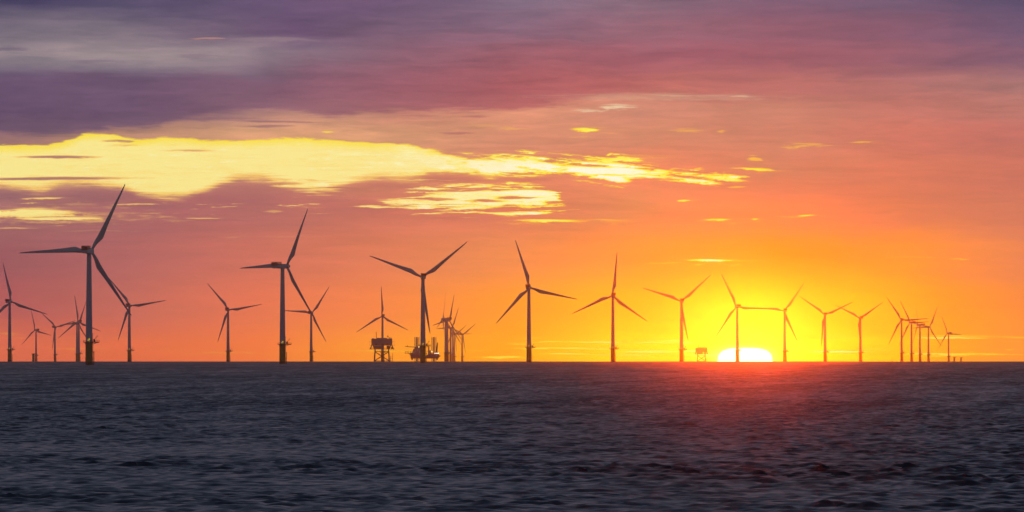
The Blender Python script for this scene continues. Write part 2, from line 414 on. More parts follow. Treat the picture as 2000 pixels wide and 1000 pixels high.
M = dict(
    white=material('light_grey_turbine_paint', (0.42, 0.43, 0.44), 0.42, var=0.05, scale=0.15),
    yellow=material('yellow_foundation_paint', (0.36, 0.24, 0.035), 0.5, var=0.25, scale=0.35),
    red=material('red_platform_paint', (0.32, 0.035, 0.03), 0.5),
    dark=material('dark_galvanised_steel', (0.10, 0.10, 0.11), 0.5),
    steel=material('grey_steel', (0.30, 0.30, 0.31), 0.5),
    module=material('grey_module_cladding', (0.26, 0.25, 0.26), 0.55, scale=0.2),
    hull=material('dark_red_hull_paint', (0.36, 0.19, 0.18), 0.5, scale=0.1),
    house=material('pale_deckhouse_paint', (0.36, 0.33, 0.32), 0.5, scale=0.1),
    lamp_yellow=material('lit_yellow_lantern', (0.8, 0.6, 0.05), 0.5, emit=(1.0, 0.66, 0.05, 0.55)),
    lamp_white=material('lit_white_floodlight', (0.9, 0.9, 0.85), 0.5, emit=(1.0, 0.95, 0.8, 4.0)),
    lamp_warm=material('lit_warm_floodlight', (0.9, 0.7, 0.3), 0.5, emit=(1.0, 0.70, 0.25, 2.2)),
    lamp_dim=material('lit_warm_porthole', (0.9, 0.7, 0.4), 0.5, emit=(1.0, 0.72, 0.42, 0.6)),
)
# tide mark and algae on the yellow foundations
t = M['yellow'].node_tree; X.tree = t
b = t.nodes['Principled BSDF']
src = b.inputs['Base Color'].links[0].from_socket
tc = t.nodes.new('ShaderNodeTexCoord'); sp = t.nodes.new('ShaderNodeSeparateXYZ'); t.links.new(tc.outputs['Object'], sp.inputs[0])
z = X(sp.outputs[2]) + (noise(tc.outputs['Object'], 0.8, 5, 0.6) - 0.5) * 3.0
t.links.new(mix(smooth(z, 3.2, 1.6), src, (0.10, 0.075, 0.035, 1)), b.inputs['Base Color'])


# ------------------------------------------------------------------ mesh helpers
class MB:
    """Collects shapes and links them as ONE mesh object."""
    def __init__(s): s.bm = bmesh.new()

    def box(s, c, size, rot=None, bevel=0.0):
        r = bmesh.ops.create_cube(s.bm, size=1.0)
        m = Matrix.Translation(c) @ (rot.to_matrix().to_4x4() if rot else Matrix()) @ Matrix.Diagonal((*size, 1))
        bmesh.ops.transform(s.bm, matrix=m, verts=r['verts'])
        if bevel:
            es = {e for v in r['verts'] for e in v.link_edges}
            bmesh.ops.bevel(s.bm, geom=list(es), offset=bevel, segments=2, affect='EDGES', profile=0.5)
        return s

    def rod(s, a, b, r, r2=None, n=8):
        a, b = Vector(a), Vector(b); r2 = r if r2 is None else r2
        d = b - a
        q = d.to_track_quat('Z', 'Y')
        ring = lambda p, rr: [s.bm.verts.new(p + q @ Vector((rr * math.cos(2 * math.pi * i / n), rr * math.sin(2 * math.pi * i / n), 0))) for i in range(n)]
        A, B = ring(a, r), ring(b, r2)
        for i in range(n):
            j = (i + 1) % n
            s.bm.faces.new((A[i], A[j], B[j], B[i]))
        s.bm.faces.new(A[::-1]); s.bm.faces.new(B)
        return s

    def lathe(s, prof, n=32, c=(0, 0, 0), axis='Z'):
        rings = []
        for r, h in prof:
            ring = []
            for i in range(n):
                a = 2 * math.pi * i / n
                p = Vector((r * math.cos(a), r * math.sin(a), h)) if axis == 'Z' else Vector((r * math.sin(a), h, r * math.cos(a)))
                ring.append(s.bm.verts.new(p + Vector(c)))
            rings.append(ring)
        for A, B in zip(rings, rings[1:]):
            for i in range(n):
                j = (i + 1) % n
                s.bm.faces.new((A[i], A[j], B[j], B[i]))
        s.bm.faces.new(rings[0][::-1]); s.bm.faces.new(rings[-1])
        return s

    def loft(s, rings):
        R = [[s.bm.verts.new(p) for p in ring] for ring in rings]
        n = len(R[0])
        for A, B in zip(R, R[1:]):
            for i in range(n):
                j = (i + 1) % n
                s.bm.faces.new((A[i], A[j], B[j], B[i]))
        s.bm.faces.new(R[0][::-1]); s.bm.faces.new(R[-1])
        return s

    def prism(s, outline, y0, y1):
        """An outline in x,z given depth along y."""
        A = [s.bm.verts.new((x, y0, z)) for x, z in outline]
        B = [s.bm.verts.new((x, y1, z)) for x, z in outline]
        n = len(A)
        for i in range(n):
            j = (i + 1) % n
            s.bm.faces.new((A[i], A[j], B[j], B[i]))
        s.bm.faces.new(A[::-1]); s.bm.faces.new(B)
        return s

    def mesh(s, name, mat, smooth_deg=None):
        bmesh.ops.recalc_face_normals(s.bm, faces=s.bm.faces)
        me = bpy.data.meshes.new(name)
        if smooth_deg is not None:
            for f in s.bm.faces: f.smooth = True
            lim = math.radians(smooth_deg)
            for e in s.bm.edges:
                if len(e.link_faces) == 2 and e.calc_face_angle(0) > lim: e.smooth = False
        s.bm.to_mesh(me); s.bm.free()
        me.materials.append(M[mat])
        return me

    def build(s, name, mat, parent=None, smooth_deg=None):
        return link(name, s.mesh(name, mat, smooth_deg), parent)


def link(name, me, parent=None):
    o = bpy.data.objects.new(name, me); col.objects.link(o)
    if parent: o.parent = parent
    return o


def tag(o, label=None, cat=None, group=None, kind=None):
    for k, val in (('label', label), ('category', cat), ('group', group), ('kind', kind)):
        if val: o[k] = val
    return o


def thing(name, loc, label, cat, group=None, rz=0.0):
    o = bpy.data.objects.new(name, None); col.objects.link(o)
    o.location = loc; o.rotation_euler = (0, 0, rz)
    o.empty_display_size = 5
    return tag(o, label, cat, group)


def copy_tree(o, parent=None):
    c = o.copy(); col.objects.link(c)
    if parent: c.parent = parent
    for ch in list(o.children): copy_tree(ch, c)
    return c


def sea_level(d): return -d * d / (2 * EARTH)


def place(px, D):
    """The point on the sea at distance D in the direction of a photo column."""
    a = math.atan((px - 1000) / FOC)
    return Vector((D * math.sin(a) / math.cos(a), D, sea_level(D)))


# ------------------------------------------------------------------ the sea
LANE = 0.30


def build_sea():
    az = np.concatenate([np.radians(np.linspace(-180, -14, 60, endpoint=False)), np.radians(np.linspace(-14, -6.2, 80, endpoint=False)),
                         np.linspace(-math.radians(6.2), math.radians(6.2), 640, endpoint=False),
                         np.radians(np.linspace(6.2, 14, 80, endpoint=False)), np.radians(np.linspace(14, 180, 60, endpoint=False))])
    r = [1.0]
    while r[-1] < 230: r.append(r[-1] * 1.12)
    r = r[:-1] + [230.0]
    while r[-1] < 12000:
        d = r[-1]
        r.append(d + (0.36 if d < 500 else min(0.36 + (d - 500) * 0.00115, 10.0)))
    while r[-1] < 21000: r.append(r[-1] + 250)
    r = np.array(r)
    nr, na = len(r), len(az)
    Rg, Ag = np.meshgrid(r.astype(np.float64), az, indexing='ij')
    x = Rg * np.sin(Ag); y = Rg * np.cos(Ag)
    dr = np.gradient(r)
    z = np.zeros_like(x, dtype=np.float32)
    gx = np.zeros_like(z); gy = np.zeros_like(z)
    # gusts vary the chop over the water
    gust = np.zeros_like(z)
    for _ in range(10):
        lam = rng.uniform(60, 400); a = rng.uniform(0, 2 * math.pi)
        gust += np.sin((x * math.cos(a) + y * math.sin(a)) * (2 * math.pi / lam) + rng.uniform(0, 6.28)).astype(np.float32)
    gust = 1.0 + 0.13 * gust
    wind = math.radians(-90 - 16)               # blowing towards the viewer's left
    nw = 96
    var_all = 0.0; var_got = np.zeros(nr)
    lams = np.exp(np.linspace(math.log(0.85), math.log(12.0), nw)) * rng.uniform(0.95, 1.05, nw)
    for lam in lams:
        a = wind + rng.normal(0, 0.40)
        kk = 2 * math.pi / lam
        amp = 0.0098 * lam ** 0.66 * math.exp(-(lam / 5.2) ** 2) * rng.uniform(0.6, 1.4)
        wgt = np.clip((lam / dr - 2.0) / 1.0, 0, 1)[:, None].astype(np.float32)
        var_all += (amp * kk) ** 2; var_got += wgt[:, 0] * (amp * kk) ** 2
        if wgt.max() <= 0: continue
        rows = np.where(wgt[:, 0] > 0)[0]; rows = slice(rows[0], rows[-1] + 1)
        ph = ((x[rows] * math.cos(a) + y[rows] * math.sin(a)) * kk + rng.uniform(0, 6.283)).astype(np.float32)
        w = wgt[rows] * amp
        s, c = np.sin(ph), np.cos(ph)
        z[rows] += w * (s + 0.0)
        q = 1.15 * w
        gx[rows] += q * math.cos(a) * c; gy[rows] += q * math.sin(a) * c
    z *= gust; gx *= gust; gy *= gust
    # a long low swell, present out to the horizon
    for lam, amp in ((46, .035), (61, .04), (83, .04)):
        a = wind + rng.normal(0, 0.4)
        z += (amp * np.sin((x * math.cos(a) + y * math.sin(a)) * (2 * math.pi / lam) + rng.uniform(0, 6))).astype(np.float32)
    crest = z.copy()
    co = np.empty((nr * na + 1, 3), dtype=np.float32)
    co[:-1, 0] = (x + gx).ravel(); co[:-1, 1] = (y + gy).ravel(); co[:-1, 2] = (z - Rg ** 2 / (2 * EARTH)).ravel()
    co[-1] = (0, 0, 0)
    i = np.arange(nr - 1)[:, None] * na; j = np.arange(na)[None, :]; j2 = (j + 1) % na
    quads = np.stack([i + j, i + na + j, i + na + j2, i + j2], -1).reshape(-1, 4)[:, ::-1]
    tris = np.stack([np.full(na, nr * na), np.arange(na), (np.arange(na) + 1) % na], -1)
    tris = tris[:, ::-1]
    nq = len(quads)
    me = bpy.data.meshes.new('sea')
    me.vertices.add(len(co)); me.vertices.foreach_set('co', co.ravel())
    loops = np.concatenate([quads.ravel(), tris.ravel()]).astype(np.int32)
    me.loops.add(len(loops)); me.loops.foreach_set('vertex_index', loops)
    starts = np.concatenate([np.arange(nq) * 4, nq * 4 + np.arange(len(tris)) * 3]).astype(np.int32)
    me.polygons.add(len(starts)); me.polygons.foreach_set('loop_start', starts)
    me.polygons.foreach_set('use_smooth', np.ones(len(starts), dtype=bool))
    me.update(calc_edges=True); me.validate()
    print('sea', nr, na, len(co), 'z', crest.min(), crest.max(), 'rms', crest[60:400].std())
    # foam where the crests stand highest
    at = me.attributes.new('crest', 'FLOAT', 'POINT')
    at.data.foreach_set('value', np.concatenate([crest.ravel(), [0]]).astype(np.float32))
    fine = np.repeat(1.0 - var_got / var_all, na)           # share of the wave slopes too fine for the mesh here
    at = me.attributes.new('fine_chop', 'FLOAT', 'POINT')
    at.data.foreach_set('value', np.concatenate([fine, [0]]).astype(np.float32))
    m = bpy.data.materials.new('sea_water'); m.use_nodes = True
    t = m.node_tree; X.tree = t
    b = t.nodes['Principled BSDF']
    b.inputs['Base Color'].default_value = (0.012, 0.016, 0.022, 1)
    b.inputs['IOR'].default_value = 1.333
    geo = t.nodes.new('ShaderNodeNewGeometry')
    # ripples too fine for the mesh
    n1 = t.nodes.new('ShaderNodeTexNoise'); n1.inputs['Scale'].default_value = 1.3; n1.inputs['Detail'].default_value = 4
    mp = t.nodes.new('ShaderNodeMapping'); mp.inputs['Rotation'].default_value = (0, 0, math.radians(25)); mp.inputs['Scale'].default_value = (0.7, 1.2, 1)
    t.links.new(geo.outputs['Position'], mp.inputs[0]); t.links.new(mp.outputs[0], n1.inputs['Vector'])
    sp = t.nodes.new('ShaderNodeSeparateXYZ'); t.links.new(n1.outputs['Color'], sp.inputs[0])
    # wind lanes: chop gathered in streaks along the wind, in several sizes
    def lanes(ax, ay, seed, detail=6):
        q = t.nodes.new('ShaderNodeMapping'); q.vector_type = 'TEXTURE'
        q.inputs['Rotation'].default_value = (0, 0, math.radians(-6)); q.inputs['Scale'].default_value = (ax, ay, 1); q.inputs['Location'].default_value = (seed * 13.0, seed * 7.0, 0)
        t.links.new(geo.outputs['Position'], q.inputs[0])
        return noise(q.outputs[0], 1.0, detail, 0.68, 0.2) - 0.5
    ln = lanes(2.2, 11.0, 1) * 0.9 + lanes(9.0, 90.0, 2) * 0.8 + lanes(30.0, 700.0, 3) * 0.5
    fa = t.nodes.new('ShaderNodeAttribute'); fa.attribute_name = 'fine_chop'
    chop = X(fa.outputs['Fac'])
    sl = vec((X(sp.outputs[0]) - 0.5) * 0.6, (X(sp.outputs[1]) - 0.5) * 0.75 + ln * (chop * 0.6 + LANE) - 0.08 - chop * 0.19, 0.0)
    ad = t.nodes.new('ShaderNodeVectorMath'); ad.operation = 'ADD'
    t.links.new(geo.outputs['Normal'], ad.inputs[0]); t.links.new(sl, ad.inputs[1])
    nz = t.nodes.new('ShaderNodeVectorMath'); nz.operation = 'NORMALIZE'; t.links.new(ad.outputs[0], nz.inputs[0])
    t.links.new(nz.outputs[0], b.inputs['Normal'])
    b.inputs['Roughness'].default_value = 0.28
    # whitecaps
    ca = t.nodes.new('ShaderNodeAttribute'); ca.attribute_name = 'crest'
    fo = noise(geo.outputs['Position'], 0.9, 5, 0.65)
    fo2 = noise(geo.outputs['Position'], 0.02, 3, 0.5)
    foam = smooth(X(ca.outputs['Fac']) + (fo - 0.5) * 0.45 + (fo2 - 0.5) * 0.7, 0.50, 0.66)
    t.links.new(mix(foam, (0.012, 0.016, 0.022, 1), (0.5, 0.5, 0.52, 1)), b.inputs['Base Color'])
    me.materials.append(m)
    o = bpy.data.objects.new('sea', me); col.objects.link(o)
    tag(o, 'dark choppy sea reaching to the horizon', 'sea', kind='structure')


build_sea()

# ------------------------------------------------------------------ wind turbine
HUB_H, BLADE, OVER = 83.5, 55.8, 5.4


def foundation_mesh():
    m = MB().lathe([(2.75, -25), (2.75, 6.0), (2.68, 6.05), (2.68, 16.2), (2.9, 16.25), (2.9, 16.6)], 40)
    return m.mesh('foundation', 'yellow', 40)


def landing_mesh():
    m = MB()
    for y in (-0.9, 0.9):
        m.rod((3.55, y, -4), (3.55, y, 9.6), 0.2, n=10)
        for z in (0.5, 4.5, 9.3): m.rod((2.4, y * 0.7, z), (3.55, y, z), 0.14)
    for y in (-0.3, 0.3): m.rod((3.1, y, -3), (3.1, y, 16.6), 0.06, n=6)
    for i in range(36): m.rod((3.1, -0.3, -2 + i * 0.5), (3.1, 0.3, -2 + i * 0.5), 0.035, n=5)
    m.box((3.25, 0, 9.75), (1.5, 2.6, 0.25))
    return m.mesh('boat_landing', 'yellow')


PLAT = [(4.3 * math.cos(math.radians(a)), 4.3 * math.sin(math.radians(a))) for a in range(60, 301, 20)] + [(2.2, -3.9), (7.4, -2.2), (7.6, 0), (7.4, 2.2), (2.2, 3.9)]


def platform_mesh():
    m = MB()
    A = [m.bm.verts.new((x, y, 16.62)) for x, y in PLAT]; B = [m.bm.verts.new((x, y, 17.0)) for x, y in PLAT]
    n = len(A)
    for i in range(n):
        j = (i + 1) % n
        m.bm.faces.new((A[i], A[j], B[j], B[i]))
    m.bm.faces.new(A[::-1]); m.bm.faces.new(B)
    for y in (-1.6, 1.6):
        m.rod((2.6, y * 0.6, 15.3), (6.6, y, 16.62), 0.16); m.rod((2.6, y * .7, 16.3), (7.2, y, 16.5), 0.14)
    for a in range(60, 301, 40):
        c, s_ = math.cos(math.radians(a)), math.sin(math.radians(a))
        m.rod((2.5 * c, 2.5 * s_, 15.2), (4.0 * c, 4.0 * s_, 16.62), 0.12)
    return m.mesh('work_platform', 'dark')


def railing_mesh():
    m = MB()
    pts = PLAT + PLAT[:1]
    for (x0, y0), (x1, y1) in zip(pts, pts[1:]):
        k = max(1, round(math.hypot(x1 - x0, y1 - y0) / 1.4))
        for i in range(k):
            f = i / k
            m.rod((x0 + (x1 - x0) * f, y0 + (y1 - y0) * f, 17.0), (x0 + (x1 - x0) * f, y0 + (y1 - y0) * f, 18.2), 0.05, n=5)
        for z in (17.55, 18.2): m.rod((x0, y0, z), (x1, y1, z), 0.05, n=5)
    return m.mesh('railing', 'dark')


def davit_mesh():
    m = MB()
    m.rod((4.3, -1.2, 17.0), (4.3, -1.2, 19.2), 0.26, 0.2)
    m.rod((4.1, -1.2, 18.9), (6.4, -1.9, 21.6), 0.2, 0.13)
    m.rod((6.4, -1.9, 21.6), (6.4, -1.9, 20.0), 0.04, n=5)
    m.box((4.0, -1.2, 17.7), (1.1, 0.9, 1.3)); m.box((3.5, 1.2, 18.0), (0.9, 0.9, 2.0))
    m.rod((2.6, -0.5, 17.0), (2.75, -0.5, 22.8), 0.12)
    m.box((2.75, -0.5, 22.9), (0.4, 0.4, 0.7))
    m.rod((5.4, 1.8, 17.0), (5.4, 1.8, 21.0), 0.06, n=5)
    return m.mesh('davit_crane', 'dark')


def lantern_mesh():
    m = MB()
    m.rod((0.4, -4.15, 17.0), (0.4, -4.15, 18.3), 0.08)
    m.lathe([(0.25, 18.3), (0.52, 18.5), (0.52, 19.2), (0.2, 19.5)], 14, (0.4, -4.15, 0))
    m.box((-0.5, -3.9, 18.1), (0.9, 0.12, 0.7))
    return m.mesh('lantern', 'lamp_yellow', 40)


def tower_mesh():
    z0, z1 = 16.6, HUB_H - 1.9
    m = MB()
    prof = [(2.62, z0), (2.62, z0 + .3), (2.46, z0 + .35)]
    for i in range(1, 15):
        f = i / 14
        r = 2.46 + (1.62 - 2.46) * f ** 1.15
        prof.append((r, z0 + .35 + (z1 - z0 - .35) * f))
    m.lathe(prof, 48)
    return m.mesh('tower', 'white', 35)


def door_mesh():
    m = MB().box((1.1, -2.36, 18.6), (1.0, 0.12, 2.2), Euler((0, 0, 0.42)), 0.05)
    return m.mesh('door', 'steel')


def nacelle_mesh():
    m = MB()
    rings = []
    for y, w, h0, h1 in ((-11.4, 3.5, -1.75, 0.7), (-11.1, 3.7, -1.9, 0.95), (-7.0, 3.8, -1.95, 1.0), (-6.9, 3.8, -1.95, 1.95), (1.6, 3.8, -2.0, 2.0), (2.6, 3.5, -1.9, 1.9), (3.3, 2.9, -1.6, 1.6)):
        ring = []
        c = 0.35
        for sx, sz, a0 in ((1, 1, 0), (-1, 1, 90), (-1, -1, 180), (1, -1, 270)):
            for k in range(4):
                a = math.radians(a0 + k * 30)
                cx = sx * (w / 2 - c); cz = (h1 - c) if sz > 0 else (h0 + c)
                ring.append((cx + c * math.cos(a), y, cz + c * math.sin(a)))
        rings.append(ring)
    m.loft(rings)
    m.rod((0, 0, -2.4), (0, 0, -1.7), 1.75, n=32)
    m.rod((0.6, -2.0, 2.0), (0.6, -2.0, 3.9), 0.05, n=5); m.rod((-0.6, -1.6, 2.0), (-0.6, -1.6, 3.6), 0.05, n=5)
    return m.mesh('nacelle', 'white', 35)


def heli_mesh():
    m = MB()
    m.box((0, -9.3, 1.12), (4.5, 5.2, 0.2))
    m.box((0, -11.75, 1.75), (4.5, 0.12, 2.6)); m.box((2.2, -10.8, 1.75), (0.12, 1.9, 2.6)); m.box((-2.2, -10.8, 1.75), (0.12, 1.9, 2.6))
    m.box((0, -5.2, 2.1), (4.4, 3.4, 0.14))
    for x in (-2.2, 2.2):
        k = 0
        y = -9.8
        while y <= -3.5:
            m.rod((x, y, 1.2), (x, y, 3.6), 0.09, n=5); y += 0.78
        for z in (2.5, 3.05, 3.6): m.rod((x, -11.75, z), (x, -3.55, z), 0.1, n=5)
    for y in (-11.75, -3.55):
        for z in (2.5, 3.05, 3.6): m.rod((-2.2, y, z), (2.2, y, z), 0.1, n=5)
        for i in range(5): m.rod((-2.2 + i * 1.1, y, 1.4), (-2.2 + i * 1.1, y, 3.6), 0.08, n=5)
    return m.mesh('hoist_platform', 'red')


def hub_mesh():
    m = MB()
    prof = [(1.3, -2.0), (1.75, -1.9), (1.95, -0.9), (1.95, 0.6), (1.75, 1.7), (1.3, 2.9), (0.75, 3.7), (0.25, 4.0)]
    m.lathe(prof, 32, axis='Y')
    for k in range(3):
        a = k * 2 * math.pi / 3
        d = Vector((math.sin(a), 0, math.cos(a)))
        m.rod(d * 0.8, d * 2.05, 1.2, 1.12, n=20)
    return m.mesh('hub', 'white', 45)


def blade_mesh():
    """Root cylinder, widest chord at a fifth of the length, straight leading edge, clockwise trailing edge, slender tip."""
    st = [(1.9, 2.1, 1.0, 0.5), (3.5, 2.15, 0.98, 0.5), (6.0, 2.6, 0.72, 0.46), (9.0, 3.5, 0.46, 0.40), (11.8, 4.25, 0.34, 0.36), (13.4, 4.35, 0.30, 0.35), (16, 4.0, 0.27, 0.34),
          (22, 3.3, 0.23, 0.33), (30, 2.6, 0.2, 0.33), (38, 2.0, 0.18, 0.33), (46, 1.45, 0.17, 0.33), (52, 1.0, 0.16, 0.34), (55.0, 0.62, 0.16, 0.36), (55.8, 0.2, 0.2, 0.4)]
    rings = []
    n = 24
    for r, ch, th, piv in st:
        f = min(1, max(0, (r - 3.5) / 9.0)); f = f * f * (3 - 2 * f)
        tw = math.radians(13) * f * max(0, 1 - (r - 3.5) / 46) ** 1.3
        bend = 1.4 * (r / BLADE) ** 2.2
        lead = 0.95 - 0.35 * (r / BLADE)          # leading edge line, counter-clockwise side
        ring = []
        for i in range(n):
            a = 2 * math.pi * i / n
            cx = 0.5 - 0.5 * math.cos(a)           # 0 leading .. 1 trailing
            circ = math.sin(a) * 0.5
            foil = math.copysign(1, math.sin(a)) * (0.85 * math.sqrt(max(cx, 0)) - 0.3 * cx - 0.55 * cx * cx) * 0.95 if abs(math.sin(a)) > 1e-6 else 0
            yy = (circ * (1 - f) + foil * f) * ch * th
            xx = (cx * ch - lead) * f + (cx - 0.5) * ch * (1 - f)
            p = Vector((xx, yy, 0)); p.rotate(Euler((0, 0, tw)))
            ring.append((p.x, p.y + bend, r))
        rings.append(ring)
    return MB().loft(rings).mesh('blade', 'white', 50)


MESH = dict(foundation=foundation_mesh(), boat_landing=landing_mesh(), work_platform=platform_mesh(), railing=railing_mesh(), davit_crane=davit_mesh(), lantern=lantern_mesh(),
            tower=tower_mesh(), door=door_mesh(), nacelle=nacelle_mesh(), hoist_platform=heli_mesh(), hub=hub_mesh(), blade=blade_mesh())
TILT = math.radians(5)


def turbine(px, D, yaw, roll, label, turn=0.0, lit=True):
    root = thing('wind_turbine', place(px, D), label, 'wind turbine', 'wind turbines standing in the sea')
    fo = link('foundation', MESH['foundation'], root); link('boat_landing', MESH['boat_landing'], fo)
    wp = link('work_platform', MESH['work_platform'], root); link('railing', MESH['railing'], wp); link('davit_crane', MESH['davit_crane'], wp)
    if lit: link('lantern', MESH['lantern'], wp)
    tw = link('tower', MESH['tower'], root); link('door', MESH['door'], tw)
    for o in (fo, wp, tw): o.rotation_euler = (0, 0, math.radians(turn))
    na = link('nacelle', MESH['nacelle'], root)
    ry = Matrix.Rotation(-math.radians(yaw), 4, 'Z') @ Matrix.Translation((0, 0, HUB_H))
    na.matrix_local = ry
    link('hoist_platform', MESH['hoist_platform'], na)
    hb = link('hub', MESH['hub'], root)
    hb.matrix_local = ry @ Matrix.Translation((0, OVER, 0)) @ Matrix.Rotation(TILT, 4, 'X') @ Matrix.Rotation(math.radians(roll), 4, 'Y')
    for k in range(3):
        bl = link('blade', MESH['blade'], hb)
        bl.matrix_local = Matrix.Rotation(k * 2 * math.pi / 3, 4, 'Y')
    return root


TURBINES = [
    # photo column of the tower, distance, yaw, roll, label
    (174, 4280, 13, 29, 'largest and nearest turbine, yellow foundation standing well below the horizon line'),
    (551.8, 5005, 40, 29, 'second largest turbine, its nacelle seen from the side with red railing'),
    (826, 5675, -6, 52, 'tall turbine in front of the jack-up barge, two blades raised like a V'),
    (18.9, 8127, 16, 109, 'mid-sized turbine cut off by the left edge of the view'),
    (70.4, 15233, -40, 105, 'hazy far turbine rising beside a bare foundation stub'),
    (107.2, 14093, 20, 73, 'hazy far turbine standing alone between the stub turbine and the overlapping pair'),
    (154.0, 12252, -25, 111, 'hazy turbine of the overlapping pair beside the largest tower, nearer of the two'),
    (150.3, 12839, 36, 27, 'hazy turbine of the overlapping pair beside the largest tower, farther of the two'),
    (252.6, 8751, 12, 82, 'turbine whose hub sits at the tip of the largest turbine\'s lower blade'),
    (445.4, 9451, 10, 81, 'turbine standing alone between the two largest turbines'),
    (607.8, 10088, 14, 35, 'turbine crossed by the lower blade of the second largest turbine'),
    (747, 10783, -10, 118, 'turbine rising straight behind the large transformer platform'),
    (870.5, 11476, -80, 11, 'edge-on turbine with upright blade, foremost of the cluster beyond the barge'),
    (873.7, 11910, 48, 20, 'turbine touching the edge-on one, its nacelle pointing the other way'),
    (880, 14290, 42, 27, 'paler turbine third in depth in the cluster beyond the barge'),
    (884.3, 16920, 14, 91, 'small faint turbine of the cluster with one blade level'),
    (887.2, 17266, 48, 62, 'small faint turbine of the cluster touching the one with a level blade'),
    (902.6, 17266, 30, 55, 'small faint turbine standing just clear of the cluster beyond the barge'),
    (1033, 6534, 8, 104, 'turbine at the middle of the view, one blade up to the left'),
    (1197, 7368, -6, 6, 'turbine with one blade upright, right of the middle one'),
    (1331, 8042, -6, 49, 'turbine beside the small far platform, two blades raised'),
    (1440, 8893, -14, 94, 'turbine standing in front of the setting sun'),
    (1532.6, 9605, -6, 36, 'turbine just right of the setting sun, blade tip touching its neighbour'),
    (1611.5, 10419, -3, 66, 'orange-lit turbine whose raised blade crosses its right neighbour\'s'),
    (1680.5, 11223, -14, 57, 'orange-lit turbine with one blade hidden behind its own tower'),
    (1761, 11767, -4, 87, 'foremost and tallest turbine of the receding row at right, one blade level'),
    (1780.3, 12516, -36, 88, 'second turbine of the receding row at right'),
    (1796.8, 13282, -70, 91, 'third turbine of the receding row, edge-on with a long nacelle'),
    (1813.3, 14055, 36, 27, 'fourth turbine of the receding row, nacelle pointing left'),
    (1852.7, 16738, -36, 94, 'smallest turbine, alone near the two bare stubs at right'),
]
for px, D, yaw, roll, label in TURBINES:
    turbine(px, D, yaw, roll, label, lit=D < 9000)

# bare foundations still waiting for their towers
for px, D, label in ((65.2, 12600, 'bare foundation stub beside a hazy turbine at far left'), (1864, 17600, 'bare foundation stub nearer the smallest turbine at right'), (1877, 18600, 'bare foundation stub farthest right on the horizon')):
    r = thing('foundation_stub', place(px, D), label, 'foundation', 'bare foundations without towers')
    link('foundation', MESH['foundation'], r)
    wp = link('work_platform', MESH['work_platform'], r); link('railing', MESH['railing'], wp)

# thin marker pole on the horizon
r = thing('marker_pole', place(1742.3, 12000), 'thin dark pole standing on the horizon left of the receding row', 'pole')
MB().rod((0, 0, -12), (0, 0, 7.0), 0.4, 0.22).build('pole', 'dark', r)
MB().lathe([(0.5, -2), (0.9, 0), (0.9, 0.8), (0.4, 1.2)], 12).build('float', 'dark', r, 40)


